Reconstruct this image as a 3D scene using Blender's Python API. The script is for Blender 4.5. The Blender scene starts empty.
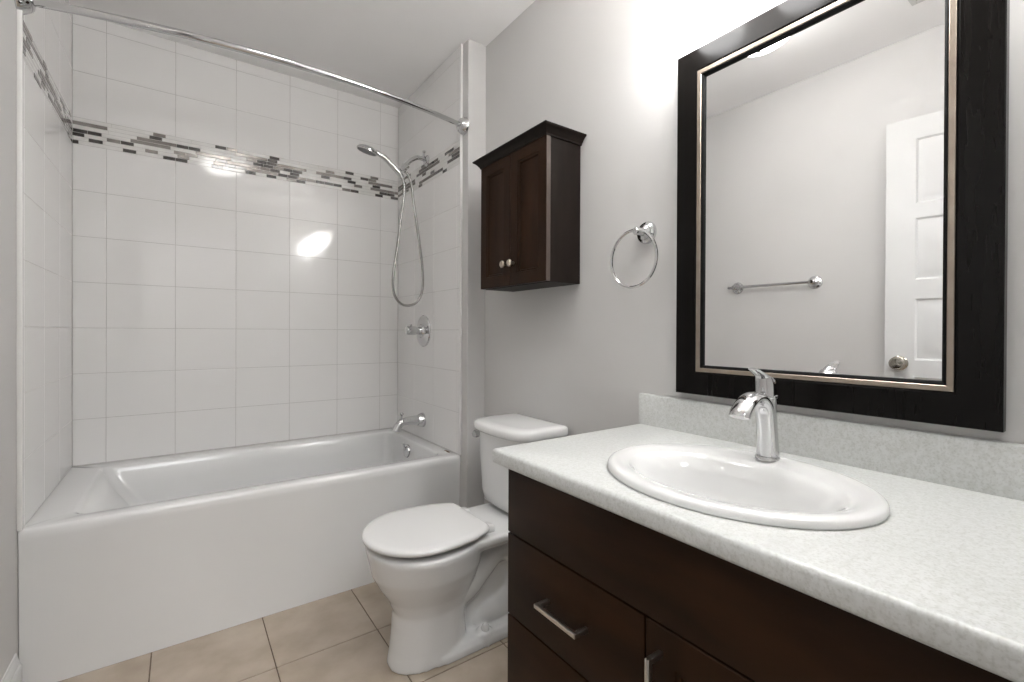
import bpy, bmesh, math, random
from mathutils import Vector, Matrix
C = bpy.context.scene.collection
S = bpy.context.scene
PI = math.pi
EYE = 1.1013          # camera height above the floor
CEIL = 2.503          # ceiling height

# ------------------------------------------------------------------ camera, world, lights, exposure
cam_data = bpy.data.cameras.new('camera')
cam = bpy.data.objects.new('camera', cam_data); C.objects.link(cam)
cr = Vector((0.81356465, -0.58145801, 0.00437549))
cu = Vector((-0.00112207, 0.00595491, 0.99998164))
cw = Vector((0.58147339, 0.81355462, -0.00419227))
cam.matrix_world = Matrix(((cr.x, cu.x, -cw.x, 0), (cr.y, cu.y, -cw.y, 0), (cr.z, cu.z, -cw.z, EYE), (0, 0, 0, 1)))
cam_data.sensor_width = 36.0
cam_data.lens = 463.02 / 1024 * 36
cam_data.shift_y = -(341 - 333.98) / 1024
cam_data.clip_start = 0.01
S.camera = cam

world = bpy.data.worlds.new('world'); S.world = world; world.use_nodes = True
world.node_tree.nodes['Background'].inputs[0].default_value = (0.86, 0.93, 1.0, 1)
world.node_tree.nodes['Background'].inputs[1].default_value = 1.0

def area_light(name, loc, rot, sx, sy, power, col):
    d = bpy.data.lights.new(name, 'AREA'); d.shape = 'RECTANGLE'; d.size = sx; d.size_y = sy; d.energy = power; d.color = col
    o = bpy.data.objects.new(name, d); C.objects.link(o); o.location = loc; o.rotation_euler = rot
    return o
# the hall's ceiling light, beyond the open doorway the camera stands in
HALL_W = 30
area_light('hall_ceiling_lamp', (0.05, -0.95, CEIL-.03), (0, 0, 0), 1.2, 0.8, HALL_W, (0.98, 0.99, 1.0))

S.view_settings.view_transform = 'Standard'; S.view_settings.look = 'None'
S.view_settings.gamma = 1; S.view_settings.use_curve_mapping = False
S.view_settings.exposure = 0.41
SHADE_EMIT = 25
DOME_EMIT = 12
BULB_EMIT = 40

# ------------------------------------------------------------------ helpers
def place(o, parent):
    C.objects.link(o)
    if parent is not None:
        o.parent = parent
def wloc(o):
    v = Vector((0, 0, 0))
    while o is not None:
        v += o.location; o = o.parent
    return v
def obj(name, bm, mats, parent=None, smooth=True, base=None, angle=35):
    """link a bmesh (in world coordinates) as one mesh object"""
    me = bpy.data.meshes.new(name)
    off = wloc(parent) if parent is not None else Vector((0, 0, 0))
    b = Vector(base) if base is not None else off
    bmesh.ops.translate(bm, verts=bm.verts, vec=-b)
    bmesh.ops.recalc_face_normals(bm, faces=bm.faces)
    bm.to_mesh(me); bm.free()
    if not isinstance(mats, (list, tuple)): mats = [mats]
    for m in mats: me.materials.append(m)
    o = bpy.data.objects.new(name, me)
    place(o, parent); o.location = b - off
    if smooth:
        for p in me.polygons: p.use_smooth = True
        try: me.set_sharp_from_angle(angle=math.radians(angle))
        except Exception: pass
    return o
def tag(o, label=None, cat=None, group=None, kind=None):
    if label: o['label'] = label
    if cat: o['category'] = cat
    if group: o['group'] = group
    if kind: o['kind'] = kind
    return o
def thing(name, label, cat, loc, group=None):
    o = bpy.data.objects.new(name, None); o.empty_display_size = 0.05
    C.objects.link(o); o.location = loc
    return tag(o, label, cat, group)
def struct(name, bm, mats, smooth=False, base=None):
    o = obj(name, bm, mats, None, smooth, base=base); o['kind'] = 'structure'
    return o
def B(): return bmesh.new()
def box(bm, x0, x1, y0, y1, z0, z1, bevel=0.0, seg=2, mi=0):
    r = bmesh.ops.create_cube(bm, size=1.0)
    vs = r['verts']
    for v in vs:
        v.co = Vector(((x0+x1)/2 + v.co.x*(x1-x0), (y0+y1)/2 + v.co.y*(y1-y0), (z0+z1)/2 + v.co.z*(z1-z0)))
    fs = {f for v in vs for f in v.link_faces}
    for f in fs: f.material_index = mi
    if bevel > 0:
        es = {e for v in vs for e in v.link_edges}
        r = bmesh.ops.bevel(bm, geom=list(es), offset=bevel, segments=seg, profile=0.5, affect='EDGES')
        for f in r['faces']: f.material_index = mi
    return bm
def loft(bm, loops, cap0=True, cap1=True, closed=True, mi=0):
    rows = [[bm.verts.new(p) for p in L] for L in loops]
    n = len(rows[0])
    for a, b in zip(rows, rows[1:]):
        for i in range(n if closed else n-1):
            j = (i+1) % n
            try:
                f = bm.faces.new((a[i], a[j], b[j], b[i])); f.material_index = mi
            except ValueError: pass
    if cap0: bm.faces.new(rows[0][::-1]).material_index = mi
    if cap1: bm.faces.new(rows[-1]).material_index = mi
    return rows
def rrect(x0, x1, y0, y1, r, z, n=6):
    pts = []
    r = min(r, (x1-x0)/2-1e-5, (y1-y0)/2-1e-5)
    for cx, cy, a0 in ((x1-r, y1-r, 0), (x0+r, y1-r, PI/2), (x0+r, y0+r, PI), (x1-r, y0+r, 1.5*PI)):
        for k in range(n+1):
            a = a0 + PI/2*k/n
            pts.append((cx+r*math.cos(a), cy+r*math.sin(a), z))
    return pts
def ell(cx, cy, ax, ay, z, n=64):
    return [(cx+ax*math.cos(2*PI*k/n), cy+ay*math.sin(2*PI*k/n), z) for k in range(n)]
def tube(bm, pts, rad, n=14, cap=True, flat=None, mi=0):
    """tube through pts; rad number or list; flat = per-point (scale across, scale up) list"""
    P = [Vector(p) for p in pts]; m = len(P)
    R = rad if isinstance(rad, (list, tuple)) else [rad]*m
    T = []
    for i in range(m):
        a = P[max(i-1, 0)]; b = P[min(i+1, m-1)]
        T.append((b-a).normalized())
    ref = Vector((0, 0, 1)) if abs(T[0].z) < 0.9 else Vector((1, 0, 0))
    if flat: ref = Vector((0, 1, 0))
    nrm = (ref - T[0]*ref.dot(T[0])).normalized()
    loops = []
    for i in range(m):
        nrm = (nrm - T[i]*nrm.dot(T[i])).normalized()
        bn = T[i].cross(nrm)
        fa, fb = flat[i] if flat else (1, 1)
        loops.append([P[i] + nrm*(R[i]*fa*math.cos(2*PI*k/n)) + bn*(R[i]*fb*math.sin(2*PI*k/n)) for k in range(n)])
    loft(bm, loops, cap, cap, mi=mi)
    return bm
def spline(ctrl, sub=8):
    P = [Vector(p) for p in ctrl]; out = []
    for i in range(len(P)-1):
        p0 = P[max(i-1, 0)]; p1 = P[i]; p2 = P[i+1]; p3 = P[min(i+2, len(P)-1)]
        for k in range(sub):
            t = k/sub
            out.append(0.5*((2*p1)+(-p0+p2)*t+(2*p0-5*p1+4*p2-p3)*t*t+(-p0+3*p1-3*p2+p3)*t**3))
    out.append(P[-1])
    return out
def interp(vals, sub=8):
    return [v.x for v in spline([(x, 0, 0) for x in vals], sub)]
def lathe(bm, prof, origin, axis, n=32, mi=0):
    """prof: list of (radius, distance along axis)"""
    A = Vector(axis).normalized(); O = Vector(origin)
    ref = Vector((0, 0, 1)) if abs(A.z) < 0.9 else Vector((1, 0, 0))
    u = (ref - A*ref.dot(A)).normalized(); v = A.cross(u)
    loops = [[O + A*h + u*(max(r, 1e-4)*math.cos(2*PI*k/n)) + v*(max(r, 1e-4)*math.sin(2*PI*k/n)) for k in range(n)] for r, h in prof]
    loft(bm, loops, mi=mi)
    return bm

# ------------------------------------------------------------------ materials
def mat(name, col, rough=0.5, metal=0.0, spec=0.5, coat=0.0, emit=None, estr=0.0):
    m = bpy.data.materials.new(name); m.use_nodes = True
    b = m.node_tree.nodes['Principled BSDF']
    b.inputs['Base Color'].default_value = (*col, 1); b.inputs['Roughness'].default_value = rough
    b.inputs['Metallic'].default_value = metal; b.inputs['Specular IOR Level'].default_value = spec
    b.inputs['Coat Weight'].default_value = coat; b.inputs['Coat Roughness'].default_value = 0.08
    if emit: b.inputs['Emission Color'].default_value = (*emit, 1); b.inputs['Emission Strength'].default_value = estr
    return m
def noise_mix(m, c0, c1, scale, detail=3, lo=0.35, hi=0.65, stretch=(1, 1, 1), bump=0.0, bdist=0.001):
    nt = m.node_tree; b = nt.nodes['Principled BSDF']
    tc = nt.nodes.new('ShaderNodeTexCoord'); mp = nt.nodes.new('ShaderNodeMapping'); mp.inputs['Scale'].default_value = stretch
    ns = nt.nodes.new('ShaderNodeTexNoise'); ns.inputs['Scale'].default_value = scale; ns.inputs['Detail'].default_value = detail
    rp = nt.nodes.new('ShaderNodeValToRGB')
    rp.color_ramp.elements[0].position = lo; rp.color_ramp.elements[0].color = (*c0, 1)
    rp.color_ramp.elements[1].position = hi; rp.color_ramp.elements[1].color = (*c1, 1)
    nt.links.new(tc.outputs['Object'], mp.inputs['Vector']); nt.links.new(mp.outputs['Vector'], ns.inputs['Vector'])
    nt.links.new(ns.outputs['Fac'], rp.inputs['Fac']); nt.links.new(rp.outputs['Color'], b.inputs['Base Color'])
    if bump:
        bp = nt.nodes.new('ShaderNodeBump'); bp.inputs['Strength'].default_value = bump; bp.inputs['Distance'].default_value = bdist
        nt.links.new(ns.outputs['Fac'], bp.inputs['Height']); nt.links.new(bp.outputs['Normal'], b.inputs['Normal'])
    return m
M = {}
M['paint'] = noise_mix(mat('wall_paint', (.6, .58, .56), .55, spec=.3), (.595, .585, .575), (.61, .60, .59), 3, bump=.02)
M['ceiling'] = noise_mix(mat('ceiling_paint', (.6, .58, .57), .9, spec=.1), (.89, .88, .875), (.905, .895, .89), 4)
M['white'] = noise_mix(mat('white_trim_paint', (.74, .73, .72), .35), (.69, .69, .685), (.71, .71, .705), 5)
M['door'] = noise_mix(mat('white_door_paint', (.58, .58, .575), .4), (.57, .57, .565), (.59, .59, .585), 5)
M['pewter'] = noise_mix(mat('polished_pewter', (.4, .37, .32), .15, 1), (.34, .31, .27), (.44, .41, .36), 12)
M['tile'] = noise_mix(mat('white_glazed_tile', (.66, .64, .62), .07, spec=.5), (.83, .82, .81), (.845, .835, .825), 2.2, bump=.05, bdist=.002)
M['grout'] = noise_mix(mat('wall_grout', (.52, .5, .48), .8, spec=.1), (.56, .545, .53), (.62, .605, .59), 60)
M['edge'] = noise_mix(mat('tile_edge_trim', (.72, .70, .68), .15), (.79, .78, .765), (.81, .80, .785), 5)
M['acrylic'] = noise_mix(mat('white_acrylic', (.7, .7, .69), .13, coat=.3), (.76, .76, .755), (.78, .78, .775), 2)
M['porcelain'] = noise_mix(mat('white_porcelain', (.74, .74, .73), .08, coat=.5), (.745, .745, .74), (.765, .765, .76), 2)
M['plastic'] = noise_mix(mat('white_seat_plastic', (.76, .755, .745), .2), (.735, .73, .722), (.755, .75, .742), 2)
M['chrome'] = noise_mix(mat('chrome', (.6, .6, .61), .07, 1), (.60, .60, .605), (.66, .66, .665), 4)
M['nickel'] = noise_mix(mat('brushed_nickel', (.62, .59, .55), .28, 1), (.58, .55, .51), (.66, .63, .59), 30, stretch=(1, 8, 8))
M['brass'] = noise_mix(mat('champagne_knob', (.5, .45, .37), .3, 1), (.46, .41, .33), (.54, .49, .41), 12)
M['hose'] = noise_mix(mat('steel_hose', (.62, .61, .6), .25, 1), (.30, .295, .29), (.48, .47, .46), 300, lo=.4, hi=.6)
M['grey'] = noise_mix(mat('grey_rubber', (.2, .2, .2), .5), (.18, .18, .18), (.24, .24, .24), 40)
M['wood'] = noise_mix(mat('espresso_maple', (.02, .011, .006), .45, spec=.12), (.013, .0052, .0018), (.033, .0135, .005), 5, 6, .3, .75, stretch=(3, 3, .7), bump=.03)
M['woodh'] = noise_mix(mat('espresso_maple_level_grain', (.02, .011, .006), .45, spec=.12), (.013, .0052, .0018), (.033, .0135, .005), 5, 6, .3, .75, stretch=(3, .7, 3), bump=.03)
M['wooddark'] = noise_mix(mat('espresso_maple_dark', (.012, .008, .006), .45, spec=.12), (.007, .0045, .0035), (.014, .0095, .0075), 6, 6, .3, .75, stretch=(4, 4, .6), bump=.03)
M['woodedge'] = noise_mix(mat('espresso_edge_lit', (.07, .05, .04), .35), (.055, .04, .033), (.085, .065, .053), 6, 4, stretch=(4, 4, .6))  # paler brown paints in the light caught along the wall cabinet's door edges
M['frame'] = noise_mix(mat('black_brown_frame', (.008, .006, .005), .22, spec=.14), (.0034, .0027, .0023), (.0052, .0043, .0038), 12, 3, .3, .7, stretch=(5, 5, .5))
M['champagne'] = noise_mix(mat('champagne_liner', (.5, .43, .36), .45, 1), (.30, .25, .205), (.35, .30, .25), 20)
M['black'] = noise_mix(mat('black_lip', (.006, .006, .006), .5, spec=.08), (.005, .005, .005), (.008, .008, .008), 20)
M['mirror'] = mat('mirror_silver', (.93, .93, .93), 0.0, 1)
M['floor'] = noise_mix(mat('beige_floor_tile', (.45, .37, .29), .3, spec=.4), (.37, .30, .23), (.53, .455, .375), 6, 6, .3, .7, bump=.02)
M['fgrout'] = noise_mix(mat('brown_floor_grout', (.18, .14, .11), .9, spec=.1), (.16, .125, .095), (.21, .165, .13), 60)
M['glass_dark'] = noise_mix(mat('dark_brown_glass_mosaic', (.03, .025, .022), .1, coat=.6), (.022, .018, .016), (.06, .05, .045), 18)
M['glass_grey'] = noise_mix(mat('taupe_metal_mosaic', (.2, .18, .165), .2, .5), (.20, .18, .165), (.36, .335, .315), 9)
M['glass_white'] = noise_mix(mat('white_glass_mosaic', (.64, .62, .59), .1, coat=.4), (.76, .75, .73), (.81, .80, .785), 18)
M['shade'] = mat('lit_opal_glass', (.9, .88, .84), .3, emit=(1, 1, .995), estr=SHADE_EMIT)
M['bulb'] = mat('lit_bulb', (.9, .9, .9), .4, emit=(1, .99, .97), estr=BULB_EMIT)
M['dome'] = mat('lit_dome_glass', (.9, .88, .84), .3, emit=(1, .985, .96), estr=DOME_EMIT)
M['vent'] = mat('vent_plastic', (.6, .6, .59), .5)
def counter_mat():
    m = mat('speckled_white_laminate', (.72, .72, .7), .3, spec=.4)
    nt = m.node_tree; b = nt.nodes['Principled BSDF']; L = nt.links.new
    tc = nt.nodes.new('ShaderNodeTexCoord')
    n1 = nt.nodes.new('ShaderNodeTexNoise'); n1.inputs['Scale'].default_value = 260; n1.inputs['Detail'].default_value = 2
    n2 = nt.nodes.new('ShaderNodeTexNoise'); n2.inputs['Scale'].default_value = 110; n2.inputs['Detail'].default_value = 3
    r1 = nt.nodes.new('ShaderNodeValToRGB'); r1.color_ramp.elements[0].position = .34; r1.color_ramp.elements[1].position = .50
    r1.color_ramp.elements[0].color = (.55, .555, .54, 1); r1.color_ramp.elements[1].color = (.635, .645, .635, 1)
    r2 = nt.nodes.new('ShaderNodeValToRGB'); r2.color_ramp.elements[0].position = .36; r2.color_ramp.elements[1].position = .58
    r2.color_ramp.elements[0].color = (.90, .90, .885, 1); r2.color_ramp.elements[1].color = (1, 1, 1, 1)
    mx = nt.nodes.new('ShaderNodeMix'); mx.data_type = 'RGBA'; mx.blend_type = 'MULTIPLY'; mx.inputs[0].default_value = 1
    for n in (n1, n2): L(tc.outputs['Object'], n.inputs['Vector'])
    L(n1.outputs['Fac'], r1.inputs['Fac']); L(n2.outputs['Fac'], r2.inputs['Fac'])
    L(r1.outputs['Color'], mx.inputs[6]); L(r2.outputs['Color'], mx.inputs[7]); L(mx.outputs[2], b.inputs['Base Color'])
    return m
M['counter'] = counter_mat()

# ------------------------------------------------------------------ the room
XL, XW = -0.40, 1.2165           # painted left wall, right (mirror) wall
TL, TR, TB = -0.39, 1.1065, 2.783  # tile faces of the alcove
YF, YJ, YT = -0.02, 1.93, 1.985    # front wall, end of the jog, front edge of the tiles
ZT = 0.497                        # tub rim

# floor: grout bed with square beige tiles
bm = B(); box(bm, -1.4, 1.5, -1.75, 2.9, -.06, -.0025, mi=1)
px, py = .3365, .3325
for i in range(-4, 4):
    for j in range(-11, 3):
        x0 = .2555 + i*px; y0 = 1.676 + j*py
        xa, xb, ya, yb = x0+.002, x0+px-.002, y0+.002, y0+py-.002
        xb = min(xb, 1.5); yb = min(yb, 2.0)
        if xb-xa > .02 and yb-ya > .02: box(bm, xa, xb, ya, yb, -.03, 0, .0012, 1, 0)
struct('floor', bm, [M['floor'], M['fgrout']])
bm = B(); box(bm, -1.4, 1.5, -1.75, 3.0, CEIL, CEIL+.1); struct('ceiling', bm, M['ceiling'])
bm = B(); box(bm, XW, XW+.12, YF, 2.9, -.05, CEIL)
box(bm, TR+.010, XW, YJ, 2.9, -.05, CEIL, .003, 2); struct('wall_right', bm, M['paint'])
bm = B(); box(bm, XL-.12, XL, YF, 2.9, -.05, CEIL); struct('wall_left', bm, M['paint'])
bm = B(); box(bm, XL-.12, XW+.12, TB+.01, 2.95, -.05, CEIL); struct('wall_back', bm, M['paint'])
# front wall with the doorway the camera stands in
DX0, DX1, DH = -0.372, 0.44, 2.09
bm = B(); box(bm, -1.4, DX0, YF-.12, YF, -.05, CEIL); box(bm, DX1, 1.5, YF-.12, YF, -.05, CEIL); box(bm, DX0, DX1, YF-.12, YF, DH, CEIL)
struct('wall_front', bm, M['paint'])
bm = B()
for x0, x1 in ((DX0, DX0+.018), (DX1-.018, DX1)): box(bm, x0, x1, YF-.125, YF+.003, 0, DH, .002)
box(bm, DX0, DX1, YF-.125, YF+.003, DH-.018, DH, .002)
for s, y in ((-1, YF-.12),):
    box(bm, DX0-.06, DX0, y-.015, y, 0, DH+.06, .003); box(bm, DX1, DX1+.06, y-.015, y, 0, DH+.06, .003); box(bm, DX0, DX1, y-.015, y, DH, DH+.06, .003)
struct('door_frame', bm, M['white'])
# hall beyond the doorway, closed by its far wall
bm = B(); box(bm, -1.5, -1.4, -1.75, YF-.12, -.05, CEIL); struct('wall_hall_left', bm, M['paint'])
bm = B(); box(bm, 1.5, 1.6, -1.75, YF-.12, -.05, CEIL); struct('wall_hall_right', bm, M['paint'])
bm = B(); box(bm, -1.4, 1.5, -1.82, -1.7, -.05, CEIL); struct('wall_hall', bm, M['paint'])

# baseboards
BPROF = [(0, 0), (.014, 0), (.014, .095), (.0125, .102), (.009, .106), (.009, .112), (.006, .125), (.003, .132), (.003, .138), (0, .140)]
def baseboard(name, p0, p1, nrm):
    bm = B(); n = Vector(nrm)
    loft(bm, [[Vector((p[0], p[1], 0)) + n*d + Vector((0, 0, z)) for d, z in BPROF] for p in (p0, p1)])
    struct(name, bm, M['white'])
baseboard('baseboard_left', (XL, YF), (XL, YT-.012), (1, 0, 0))
baseboard('baseboard_right', (XW, .96), (XW, YJ), (-1, 0, 0))
baseboard('baseboard_jog', (TR+.010, YJ), (XW, YJ), (0, -1, 0))

# ------------------------------------------------------------------ alcove tiles
TW, TH, G = .254, .2032, .0022
X0, Z0 = -.277, 1.1111
BAND0, BAND1 = Z0+4*TH, Z0+4*TH+.1175
ROWS = [(Z0+k*TH, Z0+(k+1)*TH) for k in range(-4, 4)]
top = BAND1
while top < CEIL: ROWS.append((top, min(top+TH, CEIL))); top += TH
def alcove_wall(name, cols, to3d, depth=.010, zmin=ZT+.001):
    """to3d(a, z, d): along the wall, height, distance out of the wall face (0 = tile face)"""
    bm = B(); a0, a1 = cols[0], cols[-1]
    def slab(u0, u1, z0, z1, d0, d1, bev, mi):
        p, q = Vector(to3d(u0, z0, d0)), Vector(to3d(u1, z1, d1))
        box(bm, min(p.x, q.x), max(p.x, q.x), min(p.y, q.y), max(p.y, q.y), z0, z1, bev, 2, mi)
    slab(a0, a1, zmin, CEIL, -depth, -.0011, 0, 1)
    for (z0, z1) in ROWS:
        z0 = max(z0, zmin)
        if z1 - z0 < .01: continue
        for u0, u1 in zip(cols, cols[1:]):
            if u1-u0 > .008: slab(u0+G/2, u1-G/2, z0+G/2, z1-G/2, -depth+.001, 0, .0009, 0)
    return struct(name, bm, [M['tile'], M['grout']])
bc = [TL] + [X0+i*TW for i in range(6)] + [TR]
alcove_wall('wall_alcove_back', bc, lambda a, z, d: (a, TB-d, z))
rc = [YT+.006, TB-3*TW+.02, TB-2*TW+.02, TB-TW+.02, TB]
rc = [YT+.006] + [y for y in (TB-.254*3, TB-.254*2, TB-.254) if y > YT+.03] + [TB]
alcove_wall('wall_alcove_right', rc, lambda a, z, d: (TR-d, a, z))
alcove_wall('wall_alcove_left', rc, lambda a, z, d: (TL+d, a, z))
# bullnose edge strips
for nm, x0, x1 in (('trim_1', TR-.003, TR+.010), ('trim_2', TL-.010, TL+.003)):
    bm = B(); box(bm, x0, x1, YT-.004, YT+.006, ZT+.001, CEIL, .0025, 2); struct(nm, bm, M['edge'], True)
# mosaic listello
rnd = random.Random(11)
def mosaic(name, a0, a1, to3d):
    bm = B(); rows = 7; ph = (BAND1-BAND0)/rows
    def slab(u0, u1, z0, z1, d0, d1, mi, bev=.0008):
        p, q = Vector(to3d(u0, z0, d0)), Vector(to3d(u1, z1, d1))
        box(bm, min(p.x, q.x), max(p.x, q.x), min(p.y, q.y), max(p.y, q.y), z0, z1, bev, 1, mi)
    slab(a0, a1, BAND0, BAND1, -.0105, -.0006, 3, 0)
    for k in range(rows):
        z0 = BAND0 + k*ph; u = a0 + rnd.uniform(-.05, 0); prev = 2
        while u < a1:
            t = rnd.random()
            if prev != 2 and t < .30: mi, L = 2, rnd.choice((.05, .075, .1, .15))
            else: mi, L = rnd.choices(((0, .048), (1, .048), (1, .15), (2, .1), (2, .15), (0, .048)), (26, 18, 17, 16, 12, 10))[0]
            if k in (0, 6) and mi == 1 and L > .1: mi = 2
            p, q = max(u, a0), min(u+L, a1)
            if q-p > .004: slab(p+.0007, q-.0007, z0+.0009, z0+ph-.0009, -.006, .0006 if mi != 2 else 0.0, mi)
            u += L; prev = mi
    return struct(name, bm, [M['glass_dark'], M['glass_grey'], M['glass_white'], M['grout']])
mosaic('trim_3', TL, TR, lambda a, z, d: (a, TB-d, z))
mosaic('trim_4', YT+.006, TB-.0008, lambda a, z, d: (TR-d, a, z))
mosaic('trim_5', YT+.006, TB-.0008, lambda a, z, d: (TL+d, a, z))

# ------------------------------------------------------------------ bathtub
tub = thing('bathtub', 'white alcove bathtub with a flat apron front below the tiled walls', 'bathtub', (.36, 2.385, 0))
bm = B(); n = 10
x0, x1, y0, y1 = XL+.0008, TR+.0092, 1.988, TB+.009
L = [rrect(x0, x1, y0+.012, y1, .004, 0.0, n), rrect(x0, x1, y0+.012, y1, .004, .06, n), rrect(x0, x1, y0+.004, y1, .004, ZT-.05, n),
     rrect(x0, x1, y0, y1, .005, ZT-.035, n), rrect(x0, x1, y0, y1, .005, ZT-.014, n), rrect(x0, x1, y0+.002, y1, .005, ZT-.006, n),
     rrect(x0, x1, y0+.006, y1, .006, ZT-.0015, n), rrect(x0, x1, y0+.014, y1, .01, ZT, n),
     rrect(-.295, 1.05, 2.056, 2.722, .05, ZT-.0005, n), rrect(-.285, 1.044, 2.064, 2.714, .048, ZT-.004, n), rrect(-.276, 1.040, 2.070, 2.708, .046, ZT-.014, n),
     rrect(-.232, 1.028, 2.085, 2.694, .05, .40, n), rrect(-.13, 1.012, 2.10, 2.675, .06, .25, n), rrect(-.05, .995, 2.115, 2.66, .08, .15, n),
     rrect(.0, .975, 2.135, 2.64, .10, .115, n), rrect(.09, .93, 2.18, 2.60, .1, .10, n), rrect(.4, .8, 2.3, 2.5, .08, .097, n)]
loft(bm, L)
obj('tub_shell', bm, M['acrylic'], tub, angle=50)
bm = B(); ov = Vector((1.030, 2.447, .432)); ax = (-1, 0, .05)
lathe(bm, [(.004, -.012), (.036, -.012), (.037, .002), (.034, .008), (.022, .012), (.0, .013)], ov, ax)
o = obj('overflow_plate', bm, M['chrome'], tub)
bm = B(); tube(bm, [ov+Vector((-.010, 0, .008)), ov+Vector((-.018, 0, .03)), ov+Vector((-.022, 0, .047))], [.006, .005, .006]); obj('trip_lever', bm, M['chrome'], o)
bm = B(); lathe(bm, [(.034, 0), (.034, .003), (.028, .005), (.0, .004)], (.86, 2.42, .096), (0, 0, 1)); obj('drain', bm, M['chrome'], tub)
# ragged bead of old caulk where the rim meets the tiles
bm = B(); rr = random.Random(3)
pts = [(TR-.013+rr.uniform(-.006, .004), 2.055+.011*k, ZT+.0015) for k in range(6)]
tube(bm, pts, [.001, .003, .0042, .0035, .0026, .001], 8)
M['rust'] = noise_mix(mat('rusty_caulk', (.25, .15, .08), .7), (.16, .09, .045), (.50, .40, .32), 90)
obj('caulk_stain', bm, M['rust'], tub)['label'] = 'rust brown caulk stain'

# ------------------------------------------------------------------ tub spout
sp = thing('tub_spout', 'chrome tub spout with a diverter knob above the tub end', 'faucet', (TR, 2.404, .606))
bm = B(); lathe(bm, [(.040, 0), (.040, .006), (.037, .016), (.029, .034)], (TR, 2.404, .606), (-1, 0, 0)); obj('flange', bm, M['chrome'], sp)
bm = B()
P = spline([(TR-.02, 2.404, 0.608), (TR-.06, 2.404, 0.609), (TR-.10, 2.404, 0.609), (TR-.128, 2.404, 0.604), (TR-.148, 2.404, 0.584), (TR-.158, 2.404, 0.562)], 5)
tube(bm, P, interp([.029, .025, .022, .022, .022, .025], 5), 18); obj('spout_body', bm, M['chrome'], sp)
bm = B(); lathe(bm, [(.006, 0), (.006, .024), (.011, .028), (.012, .036), (.008, .041), (0, .042)], (TR-.124, 2.404, 0.618), (-.1, 0, 1), 16); obj('diverter_knob', bm, M['chrome'], sp)

# ------------------------------------------------------------------ shower valve
va = thing('shower_valve', 'round chrome shower valve plate with a stub lever on the tiled end wall', 'shower valve', (TR, 2.395, 1.105))
bm = B(); lathe(bm, [(.088, 0), (.088, .004), (.084, .009), (.06, .014), (.04, .016), (.034, .026), (.0, .027)], (TR, 2.395, 1.105), (-1, 0, 0), 40); obj('escutcheon', bm, M['chrome'], va)
bm = B(); lathe(bm, [(.021, .02), (.021, .05), (.024, .053), (.025, .092), (.022, .104), (.012, .110), (0, .111)], (TR, 2.395, 1.105), (-1, 0, .03), 24)
obj('handle', bm, M['chrome'], va)
bm = B(); tube(bm, [(TR-.078, 2.395, 1.124), (TR-.080, 2.39, 1.142)], [.007, .006], 10); obj('lever_pin', bm, M['chrome'], va)

# ------------------------------------------------------------------ hand shower
hy = 2.363
sh = thing('hand_shower', 'chrome hand shower on its arm with a long looping hose', 'shower', (TR, hy, 2.04))
bm = B(); lathe(bm, [(.031, 0), (.031, .004), (.024, .012), (.012, .015)], (TR, hy, 2.045), (-1, 0, 0), 28); obj('wall_flange', bm, M['chrome'], sh)
bm = B(); tube(bm, spline([(TR-.004, hy, 2.045), (1.075, hy, 2.052), (1.045, hy, 2.050), (1.01, hy, 2.027), (.985, hy, 2.000), (.968, hy, 1.982)], 6), .0115, 14); obj('shower_arm', bm, M['chrome'], sh)
bm = B(); lathe(bm, [(.008, 0), (.0085, .012), (.006, .02), (.006, .03), (.009, .034), (.009, .042), (0, .045)], (1.083, hy, 2.055), (.15, 0, 1), 14); obj('diverter_knob', bm, M['chrome'], sh)
bm = B(); lathe(bm, [(.014, -.022), (.019, -.018), (.02, .012), (.016, .02), (0, .021)], (.968, hy, 1.975), (-.55, 0, -.85), 20)
o = obj('holder', bm, M['chrome'], sh)
bm = B(); tube(bm, [(.99, hy, 1.992), (.965, hy-.012, 1.968), (.945, hy-.012, 1.955)], [.013, .015, .017], 14); obj('holder_clip', bm, M['chrome'], o)
hs = B()
P = spline([(.952, hy-.02, 1.918), (.935, hy-.02, 1.942), (.90, hy-.02, 1.971), (.86, hy-.02, 2.001), (.835, hy-.02, 2.012), (.805, hy-.02, 2.022)], 6)
tube(hs, P, interp([.012, .0155, .015, .014, .0125, .013], 6), 16); o = obj('handset_handle', hs, M['chrome'], sh)
bm = B(); hc = Vector((.768, hy-.02, 2.022)); hn = Vector((-.22, .22, -1)).normalized()
lathe(bm, [(.012, -.018), (.03, -.016), (.046, -.008), (.053, 0), (.053, .006), (.049, .009)], hc, hn, 32); hd = obj('shower_head', bm, M['chrome'], sh)
bm = B(); lathe(bm, [(.048, .008), (.047, .0115), (.03, .0125), (.0, .0125)], hc, hn, 32); obj('spray_face', bm, M['grey'], hd)
hp = [(.952, hy-.02, 1.920), (.967, hy-.015, 1.885), (.968, hy-.01, 1.82), (.955, hy, 1.70), (.935, hy, 1.54), (.914, hy, 1.40), (.918, hy, 1.305), (.955, hy, 1.252), (1.005, hy, 1.243), (1.05, hy, 1.265), (1.079, hy, 1.325), (1.082, hy, 1.43), (1.066, hy, 1.56), (1.046, hy, 1.69), (1.028, hy, 1.80), (1.018, hy, 1.88), (1.000, hy, 1.94), (.975, hy, 1.966)]
bm = B(); tube(bm, spline(hp, 8), .0068, 12); obj('hose', bm, M['hose'], sh)

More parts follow.
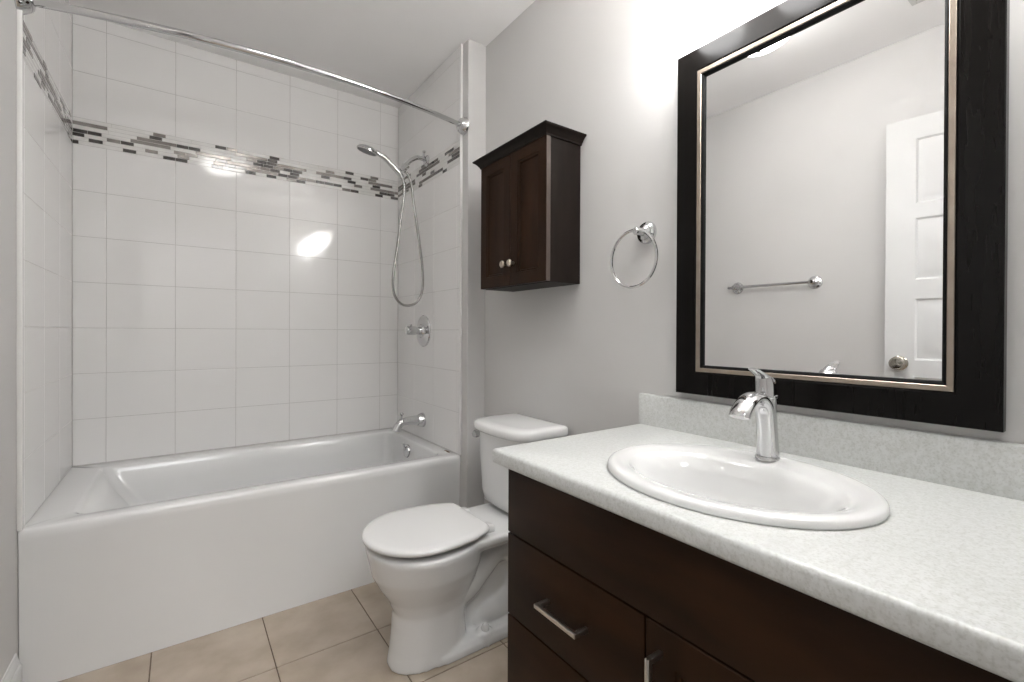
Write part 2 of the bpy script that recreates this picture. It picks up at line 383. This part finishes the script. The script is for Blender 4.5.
# ------------------------------------------------------------------ curved curtain rod
rod = thing('shower_curtain_rod', 'curved chrome shower rod spanning the alcove near the ceiling', 'curtain rod', (.36, 1.98, 2.094))
zr = 2.094; bow = .10
def rody(t): return 1.994 - .034*t - bow*(1-(2*t-1)**2)
P = [(XL+.012 + t*(TR+.010-.012-XL-.012), rody(t), zr) for t in [k/40 for k in range(41)]]
bm = B(); tube(bm, P[:25], .0125, 16); obj('outer_tube', bm, M['chrome'], rod)
bm = B(); tube(bm, P[24:], .0110, 16); obj('inner_tube', bm, M['chrome'], rod)
for x, s, ya in ((XL, 1, 1.994), (TR+.010, -1, 1.960)):
    bm = B(); lathe(bm, [(.040, 0), (.042, .004), (.041, .010), (.030, .030), (.022, .036), (.014, .038)], (x, ya, zr), (s, 0, 0), 28); obj('flange', bm, M['chrome'], rod)

# ------------------------------------------------------------------ toilet
tcy = 1.46
toi = thing('toilet', 'white two-piece toilet with closed lid between bathtub and vanity', 'toilet', (.87, tcy, 0))
def egg(xf, xb, xc, hw, z, n=48, pw=2.0):
    out = []
    for k in range(n):
        a = 2*PI*k/n; c, s = math.cos(a), math.sin(a)
        r = 2/pw
        cx = math.copysign(abs(c)**r, c); sy = math.copysign(abs(s)**r, s)
        out.append((xc + (xb-xc if c > 0 else xc-xf)*cx, tcy + hw*sy, z))
    return out
bm = B()
loft(bm, [egg(.553, .84, .70, .094, .0, pw=2.2), egg(.553, .84, .70, .094, .015, pw=2.2), egg(.560, .83, .70, .093, .05, pw=2.2), egg(.570, .82, .70, .096, .12, pw=2.4),
          egg(.572, .83, .70, .100, .175, pw=2.3), egg(.553, .85, .70, .117, .22, pw=2.15), egg(.524, .87, .69, .142, .265), egg(.501, .885, .68, .163, .31),
          egg(.492, .89, .67, .176, .355), egg(.486, .895, .665, .184, .382), egg(.485, .895, .665, .185, .396), egg(.493, .89, .665, .178, .401)])
# rear deck under the tank, flowing out of the rim
loft(bm, [rrect(.80, 1.175, tcy-.09, tcy+.09, .05, .335, 6), rrect(.78, 1.185, tcy-.125, tcy+.125, .06, .355, 6), rrect(.76, 1.19, tcy-.145, tcy+.145, .06, .378, 6), rrect(.76, 1.19, tcy-.147, tcy+.147, .06, .396, 6), rrect(.77, 1.18, tcy-.14, tcy+.14, .055, .401, 6)])
# foot and core
loft(bm, [rrect(.66, 1.17, tcy-.100, tcy+.100, .06, 0, 6), rrect(.66, 1.17, tcy-.100, tcy+.100, .06, .022, 6), rrect(.67, 1.16, tcy-.088, tcy+.088, .06, .040, 6)])
loft(bm, [rrect(.76, 1.15, tcy-.03, tcy+.03, .02, .02, 4), rrect(.76, 1.15, tcy-.03, tcy+.03, .03, .36, 4)])
# trapway: under the bowl, up and back, down to the floor
P = spline([(.70, tcy, .205), (.80, tcy, .215), (.88, tcy, .265), (.95, tcy, .305), (1.03, tcy, .285), (1.065, tcy, .20), (1.035, tcy, .115), (.965, tcy, .080), (.90, tcy, .070), (.86, tcy, .05)], 6)
tube(bm, P, interp([.088, .087, .078, .072, .068, .068, .066, .062, .056, .04], 6), 24)
# bolt pads
for s in (-1, 1):
    loft(bm, [ell(.875, tcy+s*.075, .035, .030, .0, 20), ell(.875, tcy+s*.073, .030, .027, .045, 20), ell(.875, tcy+s*.070, .018, .016, .055, 20)])
o = obj('bowl', bm, M['porcelain'], toi)
rm = o.modifiers.new('blend', 'REMESH'); rm.mode = 'VOXEL'; rm.voxel_size = .0055; rm.use_smooth_shade = True
sm = o.modifiers.new('soften', 'SMOOTH'); sm.factor = .5; sm.iterations = 5
for s in (-1, 1):
    bm = B(); lathe(bm, [(.015, 0), (.015, .006), (.0125, .02), (.008, .026), (0, .027)], (.875, tcy+s*.078, .046), (0, s*.25, 1), 18); obj('bolt_cap', bm, M['porcelain'], o)
# seat ring and lid
def seat_outline(z, g=0.0):
    xf, xb, hw = .473+g, .868-g, .186-g
    pts = []
    for k in range(41):
        a = PI/2 + PI*k/40
        pts.append((.655 + (.655-xf)*math.cos(a), tcy + hw*math.sin(a), z))
    yh = .135-g
    right = [(.72, -hw*.985), (.78, -hw*.925), (.83, -(yh+.018)), (.855, -(yh+.003)), (xb-.006, -(yh-.010)), (xb, -(yh-.024))]
    for x, y in right: pts.append((x, tcy+y, z))
    for x, y in right[::-1]: pts.append((x, tcy-y, z))
    return pts
bm = B(); loft(bm, [seat_outline(.403, .040), seat_outline(.405, .037), seat_outline(.415, .036), seat_outline(.4205, .039)]); obj('seat', bm, M['plastic'], toi, angle=60)
bm = B(); loft(bm, [seat_outline(.4205, .007), seat_outline(.4225, .002), seat_outline(.431, 0), seat_outline(.436, .003), seat_outline(.4395, .010), seat_outline(.441, .03), seat_outline(.442, .08)]); obj('lid', bm, M['plastic'], toi, angle=60)
for s in (-1, 1):
    bm = B(); loft(bm, [rrect(.862, .90, tcy+s*.085-.024, tcy+s*.085+.024, .010, .40, 5), rrect(.862, .90, tcy+s*.085-.024, tcy+s*.085+.024, .010, .418, 5), rrect(.868, .894, tcy+s*.085-.018, tcy+s*.085+.018, .008, .425, 5)]); obj('hinge', bm, M['plastic'], toi, angle=50)
# tank with a bowed front
def tank_loop(xf, xb, hw, bowed, r, z, n=7, m=10):
    pts = []
    for k in range(n+1):
        a = PI/2*k/n; pts.append((xb-r*.4+r*.4*math.cos(a), hw-r*.4+r*.4*math.sin(a)))
    for k in range(n+1):
        a = PI/2+PI/2*k/n; pts.append((xf+r+r*math.cos(a), hw-r+r*math.sin(a)))
    for k in range(1, m):
        pts.append((xf, hw-r-(2*hw-2*r)*k/m))
    for k in range(n+1):
        a = PI+PI/2*k/n; pts.append((xf+r+r*math.cos(a), -hw+r+r*math.sin(a)))
    for k in range(n+1):
        a = 1.5*PI+PI/2*k/n; pts.append((xb-r*.4+r*.4*math.cos(a), -hw+r*.4+r*.4*math.sin(a)))
    out = []
    for x, y in pts:
        w = max(0, (xb-x)/(xb-xf)); out.append((x - bowed*w*(1-(y/hw)**2), tcy+.020+y, z))
    return out
bm = B()
loft(bm, [tank_loop(1.05, 1.17, .12, .01, .05, .402), tank_loop(1.03, 1.18, .145, .015, .05, .408), tank_loop(1.018, 1.188, .165, .02, .05, .425), tank_loop(1.012, 1.192, .165, .022, .045, .46),
          tank_loop(1.005, 1.196, .169, .025, .045, .60), tank_loop(1.0, 1.198, .171, .025, .045, .710)]); tk = obj('tank', bm, M['porcelain'], toi, angle=50)
bm = B()
loft(bm, [tank_loop(.998, 1.199, .172, .026, .04, .705), tank_loop(.982, 1.203, .179, .027, .06, .709), tank_loop(.977, 1.205, .182, .028, .06, .717), tank_loop(.977, 1.205, .182, .028, .06, .734),
          tank_loop(.981, 1.203, .179, .028, .058, .741), tank_loop(.992, 1.197, .170, .027, .055, .746), tank_loop(1.02, 1.18, .147, .02, .04, .748)]); obj('tank_lid', bm, M['porcelain'], toi, angle=60)
ly = tcy+.020+.170
bm = B(); lathe(bm, [(.013, -.006), (.013, .006), (.009, .009), (.008, .02)], (1.030, ly, .676), (0, 1, 0), 18)
lv = obj('flush_lever', bm, M['chrome'], tk)
bm = B(); tube(bm, spline([(1.040, ly+.016, .677), (1.025, ly+.018, .677), (1.008, ly+.015, .675), (.994, ly+.011, .674)], 4), interp([.010, .014, .017, .012], 4), 14); obj('lever_arm', bm, M['chrome'], lv)

# ------------------------------------------------------------------ vanity
VY0, VY1 = YF+.012, .930
van = thing('vanity_cabinet', 'dark brown wooden vanity cabinet under the white speckled countertop', 'cabinet', (.93, .45, 0))
bm = B()
box(bm, .674, .692, VY0, VY1, .09, .770); box(bm, .674, XW-.004, VY1-.018, VY1, .09, .770); box(bm, .674, XW-.004, VY0, VY0+.018, .09, .770)
box(bm, .692, XW-.004, VY0+.018, VY1-.018, .09, .11); box(bm, XW-.012, XW-.004, VY0+.018, VY1-.018, .11, .770); box(bm, .735, .750, VY0, VY1, .0, .09); box(bm, .74, XW-.004, VY1-.018, VY1, 0, .09)
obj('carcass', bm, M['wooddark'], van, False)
FX0, FX1 = .655, .6735
bm = B(); box(bm, FX0, FX1, VY0+.002, VY1, .6125, .768, .0018, 2); obj('false_front', bm, M['woodh'], van)
def pull(parent, y0, y1, z0, z1):
    """square U-shaped bar pull standing off the front"""
    bm = B(); w = .0045
    if y1-y0 > z1-z0:
        zc = (z0+z1)/2
        box(bm, .618, .627, y0, y1, zc-w, zc+w, .0008, 2)
        for y in (y0, y1-.009): box(bm, .626, FX0+.001, y, y+.009, zc-w, zc+w, .0008, 2)
    else:
        yc = (y0+y1)/2
        box(bm, .618, .627, yc-w, yc+w, z0, z1, .0008, 2)
        for z in (z0, z1-.009): box(bm, .626, FX0+.001, yc-w, yc+w, z, z+.009, .0008, 2)
    o = obj('pull_handle', bm, M['nickel'], parent); o['label'] = 'brushed nickel bar pull'
    return o
bm = B(); box(bm, FX0, FX1, .5185, VY1, .4125, .6085, .0018, 2); d = obj('drawer', bm, M['woodh'], van); pull(d, .653, .780, .507, .518)
bm = B(); box(bm, FX0, FX1, .5185, VY1, .100, .4085, .0018, 2); d = obj('drawer', bm, M['woodh'], van); pull(d, .653, .780, .26, .271)
# framed door with a moulded recessed panel
def panel_door(parent, xo, xi, y0, y1, z0, z1, st, mats, name='door'):
    """xo: outer face, xi: back face (xo < xi)"""
    def R(d, x): return [(x, y0+d, z0+d), (x, y1-d, z0+d), (x, y1-d, z1-d), (x, y0+d, z1-d)]
    bm = B()
    loft(bm, [R(0, xi), R(0, xo+.0015), R(.0015, xo), R(st, xo), R(st+.002, xo+.003), R(st+.008, xo+.004), R(st+.010, xo+.0085), R(st+.016, xo+.0095)])
    bm.faces.ensure_lookup_table()
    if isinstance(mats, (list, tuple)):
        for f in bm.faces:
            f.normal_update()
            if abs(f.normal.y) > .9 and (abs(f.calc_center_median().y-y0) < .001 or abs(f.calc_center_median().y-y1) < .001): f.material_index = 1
    return obj(name, bm, mats, parent, angle=20)
d = panel_door(van, FX0, FX1, VY0+.002, .5145, .100, .6085, .058, M['wood']); pull(d, .479, .488, .43, .568)

# ------------------------------------------------------------------ countertop with sink
CX0, CX1, CY0, CY1, CZ = .635, XW-.001, YF+.001, .972, .810
top_o = thing('countertop', 'white speckled laminate countertop with a low backsplash', 'countertop', (.93, .47, .772))
SC = Vector((.884, .499)); N = 96
corner = [math.atan2(y-SC.y, x-SC.x) for x, y in ((CX0, CY0), (CX1, CY0), (CX1, CY1), (CX0, CY1))]
angs = sorted([2*PI*k/N - PI for k in range(N)] + corner)
def rect_pt(a, ix, i1, z):
    x0, x1, y0, y1 = CX0+ix, CX1, CY0, CY1-i1
    dx, dy = math.cos(a), math.sin(a); ts = []
    if dx > 1e-9: ts.append((CX1-SC.x)/dx)
    if dx < -1e-9: ts.append((CX0-SC.x)/dx)
    if dy > 1e-9: ts.append((CY1-SC.y)/dy)
    if dy < -1e-9: ts.append((CY0-SC.y)/dy)
    t = min(ts); x, y = SC.x+dx*t, SC.y+dy*t
    return (min(max(x, x0), x1), min(max(y, y0), y1), z)
def oval(a, k, z): return (SC.x+.185*k*math.cos(a), SC.y+.225*k*math.sin(a), z)
bm = B()
loft(bm, [[oval(a, 1, CZ-.036) for a in angs], [oval(a, 1, CZ) for a in angs], [rect_pt(a, .010, .008, CZ) for a in angs], [rect_pt(a, .006, .0045, CZ-.0009) for a in angs],
          [rect_pt(a, .002, .0015, CZ-.004) for a in angs], [rect_pt(a, 0, 0, CZ-.009) for a in angs], [rect_pt(a, 0, 0, CZ-.030) for a in angs], [rect_pt(a, .003, .002, CZ-.036) for a in angs],
          [rect_pt(a, .010, .008, CZ-.038) for a in angs], [oval(a, 1, CZ-.036) for a in angs]], False, False)
bmesh.ops.remove_doubles(bm, verts=bm.verts, dist=1e-6)
obj('slab', bm, M['counter'], top_o, angle=60)
bm = B(); loft(bm, [[(1.1965+d, y, z) for d, z in ((0, CZ-.001), (0, .900), (.002, .9045), (.006, .9065), (.0195, .9065), (.0195, CZ-.001))] for y in (CY0, CY1)])
obj('backsplash', bm, M['counter'], top_o, angle=25)

snk = thing('sink', 'white oval drop-in sink set in the speckled countertop', 'sink', (SC.x, SC.y, CZ))
bm = B()
def so(ax, ay, z, dx=0.0): return [(SC.x+dx+ax*math.cos(a), SC.y+ay*math.sin(a), z) for a in [2*PI*k/128 for k in range(128)]]
prof = [(.200, .244, .0006, .003), (.2105, .2515, .0006, .003), (.2125, .2535, .0055, .003), (.2100, .251, .0125, .003), (.203, .243, .0162, .002), (.190, .235, .0170, -.001), (.172, .224, .0155, -.005), (.155, .213, .0115, -.008), (.143, .204, .0070, -.010),
        (.133, .194, -.003, -.011), (.124, .182, -.022, -.012), (.118, .173, -.045, -.012), (.109, .160, -.075, -.012), (.090, .130, -.108, -.011), (.062, .088, -.132, -.008), (.038, .046, -.143, -.004), (.021, .021, -.147, 0)]
cols = [interp([p[k] for p in prof], 8) for k in range(4)]
L = [so(.178, .218, CZ-.02), so(.180, .220, CZ+.0006)] + [so(a, b, CZ+z, d) for a, b, z, d in zip(*cols)]
L += [so(.021, .021, CZ-.16), so(.05, .06, CZ-.158), so(.10, .145, CZ-.125, -.011), so(.128, .192, CZ-.06, -.012), so(.15, .208, CZ-.025, -.010), so(.178, .218, CZ-.02)]
loft(bm, L, False, False); bmesh.ops.remove_doubles(bm, verts=bm.verts, dist=1e-6)
obj('basin', bm, M['porcelain'], snk, angle=50)
bm = B(); lathe(bm, [(.0205, -.012), (.0235, .001), (.022, .0025), (.016, .003), (.0155, .007), (.008, .0095), (0, .0098)], (SC.x, SC.y, CZ-.1465), (0, 0, 1)); obj('drain', bm, M['chrome'], snk)

# ------------------------------------------------------------------ faucet
fx, fy, fz = 1.050, .501, CZ+.0162
fa = thing('faucet', 'chrome single-lever faucet with an arching spout behind the sink bowl', 'faucet', (fx, fy, fz))
bm = B(); lathe(bm, [(.0245, -.001), (.0245, .003), (.0230, .006)], (fx, fy, fz), (0, 0, 1)); obj('base_ring', bm, M['chrome'], fa)
bm = B(); lathe(bm, [(.0225, .003), (.0215, .03), (.0195, .07), (.0190, .10), (.0195, .122), (.0205, .136)], (fx+.004, fy, fz), (-.05, 0, 1)); obj('body', bm, M['chrome'], fa)
bm = B()
P = spline([(fx-.001, fy, fz+.012), (fx-.004, fy, fz+.06), (fx-.013, fy, fz+.105), (fx-.034, fy, fz+.131), (fx-.064, fy, fz+.139), (fx-.093, fy, fz+.128), (fx-.112, fy, fz+.112), (fx-.118, fy, fz+.102)], 6)
fl = [(a, b) for a, b in zip(interp([1.0, 1.0, 1.0, 1.05, 1.1, 1.12, 1.12, 1.12], 6), interp([.95, .9, .8, .65, .58, .6, .68, .7], 6))]
tube(bm, P, interp([.0215, .0205, .020, .0195, .0195, .0195, .0195, .0195], 6), 24, True, fl); obj('spout', bm, M['chrome'], fa)
bm = B(); lathe(bm, [(.0205, .134), (.0225, .136), (.0225, .139), (.0210, .141)], (fx-.004, fy, fz), (.0, 0, 1)); o = obj('collar', bm, M['chrome'], fa)
bm = B()
hx = fx-.008
L = []
for z, rx, ry, dx in ((.1405, .0205, .0205, 0), (.152, .0207, .0207, 0), (.165, .0205, .0205, -.001), (.174, .0195, .0198, -.004), (.180, .016, .017, -.008), (.183, .009, .010, -.011)):
    tilt = .10
    L.append([(hx+dx+rx*math.cos(2*PI*k/32), fy+ry*math.sin(2*PI*k/32), fz+z-(tilt*rx*math.cos(2*PI*k/32)*(1 if z > .17 else 0))) for k in range(32)])
loft(bm, L); hd = obj('handle', bm, M['chrome'], fa)
bm = B()
P = spline([(hx+.004, fy, fz+.168), (hx-.018, fy, fz+.182), (hx-.040, fy, fz+.192), (hx-.058, fy, fz+.199)], 6)
tube(bm, P, interp([.016, .0145, .0125, .009], 6), 16, True, [(1.0, .5)]*8+[(1.05, .36)]*11); obj('lever', bm, M['chrome'], hd)

# ------------------------------------------------------------------ mirror
MY0, MY1, MZ0, MZ1 = .161, .832, .926, 1.908
mir = thing('wall_mirror', 'large mirror in a wide black-brown frame with champagne inner edge', 'mirror', (XW, (MY0+MY1)/2, MZ0))
def ring(name, prof, m, ang=20):
    """prof: (inset from the outer edge, x) swept round the rectangle with mitred corners"""
    bm = B(); loops = []
    for d, x in prof: loops.append([(x, MY0+d, MZ0+d), (x, MY1-d, MZ0+d), (x, MY1-d, MZ1-d), (x, MY0+d, MZ1-d)])
    loops.append(loops[0]); loft(bm, loops, False, False); bmesh.ops.remove_doubles(bm, verts=bm.verts, dist=1e-6)
    return obj(name, bm, m, mir, angle=ang)
ring('frame', [(0, XW-.0005), (0, 1.1915), (.002, 1.1895), (.06, 1.1895), (.064, 1.1915), (.066, 1.1945), (.066, XW-.0005)], M['frame'])
ring('liner', [(.0655, XW-.001), (.0655, 1.1895), (.0662, 1.189), (.0752, 1.1905), (.0765, 1.192), (.0765, XW-.001)], M['champagne'])
ring('inner_lip', [(.0765, XW-.002), (.0765, 1.1935), (.079, 1.1925), (.083, 1.195), (.084, 1.199), (.084, XW-.002)], M['black'])
bm = B(); box(bm, 1.2015, XW-.003, MY0+.082, MY1-.082, MZ0+.082, MZ1-.082); obj('mirror_glass', bm, M['mirror'], mir, False)

# ------------------------------------------------------------------ vanity light bar
vl = thing('vanity_light', 'vanity wall light with lit white glass shades above the mirror', 'light', (XW, .50, 2.03))
LZ = 1.926
bm = B(); box(bm, XW-.022, XW-.0005, 0.0, .82, 2.095, 2.165, .008, 3); obj('back_plate', bm, M['nickel'], vl)
for y in (.742, .518, .294, .070):
    sx = 1.120
    bm = B(); tube(bm, spline([(XW-.02, y, 2.128), (XW-.045, y, 2.120), (XW-.05, y, 2.10), (sx+.044, y, 2.07), (sx+.040, y, 2.035)], 6), .008, 12); ar = obj('arm', bm, M['nickel'], vl)
    bm = B(); lathe(bm, [(.003, -.026), (.010, -.024), (.014, -.015), (.014, .0)], (sx+.006, y, LZ+.035), (0, 0, 1), 20)
    lathe(bm, [(.012, .0), (.019, .014), (.022, .028), (.019, .042), (.010, .051), (0, .053)], (sx, y, LZ+.036), (0, 0, 1), 20); obj('bulb', bm, M['bulb'], ar)
    bm = B(); lathe(bm, [(.0, 0), (.040, .001), (.055, .008), (.062, .022), (.064, .05), (.064, .128), (.0665, .136), (.0645, .1375), (.0615, .128), (.0615, .05), (.0595, .024), (.053, .011), (.038, .004), (.0, .003)], (sx, y, LZ), (0, 0, 1), 40); obj('lamp_shade', bm, M['shade'], vl)

# ------------------------------------------------------------------ ceiling light and ceiling vent
cl = thing('ceiling_light', 'round lit ceiling dome light reflected at the top of the mirror', 'light', (.28, 1.06, CEIL))
bm = B(); lathe(bm, [(.165, 0), (.165, .012), (.155, .02)], (.28, 1.06, CEIL-.0005), (0, 0, -1), 40); obj('pan', bm, M['nickel'], cl)
bm = B(); lathe(bm, [(.150, .018), (.147, .045), (.128, .076), (.095, .099), (.05, .112), (.0, .115)], (.28, 1.06, CEIL), (0, 0, -1), 40); obj('glass_dome', bm, M['dome'], cl)
bm = B(); lathe(bm, [(.013, .111), (.013, .118), (.007, .124), (.008, .132), (0, .135)], (.28, 1.06, CEIL), (0, 0, -1), 16); obj('finial', bm, M['nickel'], cl)
ve = thing('ceiling_vent', 'white ceiling vent grille reflected at the mirror top edge', 'vent', (-.01, .50, CEIL))
bm = B()
for x0, x1, y0_, y1_ in ((-.12, .12, .38, .40), (-.12, .12, .60, .62), (-.12, -.10, .40, .60), (.10, .12, .40, .60)): box(bm, x0, x1, y0_, y1_, CEIL-.012, CEIL-.0005, .002)
fr = obj('vent_frame', bm, M['vent'], ve)
bm = B()
for k in range(9): box(bm, -.098+k*.0225, -.090+k*.0225, .399, .601, CEIL-.012, CEIL-.001)
obj('slats', bm, M['vent'], ve, False)

# ------------------------------------------------------------------ wall cabinet over the toilet
WX, WY0, WY1, WZ0, WZ1 = 1.046, 1.260, 1.697, 1.282, 1.806
wc = thing('wall_cabinet', 'dark brown two-door wall cabinet hung above the toilet', 'cabinet', (1.13, 1.475, WZ0))
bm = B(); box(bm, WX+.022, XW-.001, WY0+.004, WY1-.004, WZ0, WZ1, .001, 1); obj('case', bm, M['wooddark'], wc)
ym = (WY0+WY1)/2
for y0_, y1_ in ((ym+.0012, WY1), (WY0, ym-.0012)):
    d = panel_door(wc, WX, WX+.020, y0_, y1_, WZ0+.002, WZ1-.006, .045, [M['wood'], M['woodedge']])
    yk = ym+.024 if y0_ > ym else ym-.024
    bm = B(); lathe(bm, [(.006, -.001), (.006, .008), (.008, .012), (.0135, .018), (.0145, .023), (.011, .027), (0, .0285)], (WX, yk, WZ0+.085), (-1, 0, 0), 20)
    k = obj('knob', bm, M['brass'], d); k['label'] = 'round champagne metal knob'
bm = B()
def crown(d, z): return [(XW-.001, WY1+d, z), (WX-d, WY1+d, z), (WX-d, WY0-d, z), (XW-.001, WY0-d, z)]
loft(bm, [crown(.0, WZ1-.008), crown(.003, WZ1-.008), crown(.004, WZ1-.003), crown(.007, WZ1+.001), crown(.012, WZ1+.008), crown(.019, WZ1+.015), crown(.026, WZ1+.0195), crown(.027, WZ1+.0215), crown(.027, WZ1+.0255), crown(.0, WZ1+.026)])
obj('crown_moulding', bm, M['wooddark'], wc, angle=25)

# ------------------------------------------------------------------ towel ring and towel bar
tr = thing('towel_ring', 'chrome towel ring on the wall between cabinet and mirror', 'towel ring', (XW, .958, 1.421))
bm = B(); lathe(bm, [(.036, 0), (.036, .004), (.033, .010), (.025, .014), (.023, .020), (.013, .025), (.010, .045), (.013, .049), (.013, .056), (.009, .062), (0, .063)], (XW, .958, 1.421), (-1, 0, 0), 28); obj('post', bm, M['chrome'], tr)
bm = B(); rc_, rR = Vector((1.160, .968, 1.334)), .0895
pts = [rc_+Vector((0, rR*math.sin(2*PI*k/48), rR*math.cos(2*PI*k/48))) for k in range(48)]
loops = []
for p in pts:
    rad = (p-rc_).normalized(); loops.append([p + rad*(.0048*math.cos(2*PI*j/10)) + Vector((1, 0, 0))*(.0048*math.sin(2*PI*j/10)) for j in range(10)])
loops.append(loops[0]); loft(bm, loops, False, False); bmesh.ops.remove_doubles(bm, verts=bm.verts, dist=1e-6); obj('ring', bm, M['chrome'], tr)
tb = thing('towel_bar', 'chrome towel bar on the left wall, seen in the mirror', 'towel bar', (XL, 1.305, 1.378))
for y in (1.09, 1.52):
    bm = B(); lathe(bm, [(.036, 0), (.036, .004), (.033, .010), (.025, .014), (.023, .020), (.012, .024), (.0105, .040), (.0140, .043), (.0140, .054), (.010, .058), (0, .059)], (XL, y, 1.378), (1, 0, 0), 24); obj('post', bm, M['chrome'], tb)
bm = B(); tube(bm, [(XL+.0485, 1.078, 1.378), (XL+.0485, 1.555, 1.378)], .0085, 14); obj('bar', bm, M['chrome'], tb)

# ------------------------------------------------------------------ open panelled door
dr = thing('door_1', 'white panelled door standing open, seen in the mirror', 'door', (-.352, -.012, 0)); dr['kind'] = 'structure'
LW, LT = .76, .035
bm = B()
def leaf_pt(u, d, z): return (d, u, z)   # local: along the leaf = +Y, face towards +X
rowsz = [(1.675, 1.965), (1.345, 1.61), (.99, 1.26), (.56, .90), (.16, .47)]
ycuts = [0, .105, .345, .415, .655, LW]
zc = [0.0, .16, .47, .56, .90, .975, 1.25, 1.335, 1.61, 1.675, 1.965, 2.06]
grid = {}
for i, y in enumerate(ycuts):
    for j, z in enumerate(zc): grid[i, j] = bm.verts.new((LT/2, y, z+.008))
for i in range(5):
    for j in range(11):
        if i in (1, 3) and j % 2 == 1:
            y0_, y1_, z0_, z1_ = ycuts[i], ycuts[i+1], zc[j]+.008, zc[j+1]+.008
            ring_prev = [grid[i, j], grid[i+1, j], grid[i+1, j+1], grid[i, j+1]]
            for dd, xx in ((.008, -.007), (.020, -.007), (.036, -.002)):
                cur = [bm.verts.new((LT/2+xx, y, z)) for y, z in ((y0_+dd, z0_+dd), (y1_-dd, z0_+dd), (y1_-dd, z1_-dd), (y0_+dd, z1_-dd))]
                for k in range(4): bm.faces.new((ring_prev[k], ring_prev[(k+1) % 4], cur[(k+1) % 4], cur[k]))
                ring_prev = cur
            bm.faces.new(ring_prev)
        else:
            bm.faces.new((grid[i, j], grid[i+1, j], grid[i+1, j+1], grid[i, j+1]))
box(bm, -LT/2, LT/2-.0075, 0, LW, .008, 2.068)
for (ya_, yb_) in ((0, .0), (LW, LW)):
    pass
for y in (0, LW):
    vs = [bm.verts.new(p) for p in ((LT/2, y, .008), (LT/2, y, 2.068), (LT/2-.009, y, 2.068), (LT/2-.009, y, .008))]; bm.faces.new(vs)
vs = [bm.verts.new(p) for p in ((LT/2, 0, 2.068), (LT/2, LW, 2.068), (LT/2-.009, LW, 2.068), (LT/2-.009, 0, 2.068))]; bm.faces.new(vs)
bmesh.ops.remove_doubles(bm, verts=bm.verts, dist=1e-5)
lf = obj('leaf', bm, M['door'], dr, angle=20, base=(0, 0, 0)); lf.location = (0, 0, 0)
bm = B(); lathe(bm, [(.033, 0), (.033, .004), (.026, .010), (.012, .014), (.011, .030), (.018, .036), (.028, .048), (.029, .058), (.022, .068), (0, .071)], (LT/2, LW-.052, .968), (1, 0, 0), 26)
kn = obj('door_handle', bm, M['pewter'], lf, base=(0, 0, 0)); kn.location = (0, 0, 0); kn['label'] = 'round pewter door knob'
bm = B()
for z in (.25, 1.05, 1.83): lathe(bm, [(.007, 0), (.007, .09)], (LT/2+.004, .002, z), (0, 0, 1), 10)
hg = obj('hinges', bm, M['nickel'], dr, base=(0, 0, 0)); hg.location = (0, 0, 0)
dr.rotation_euler = (0, 0, -math.radians(6.2))
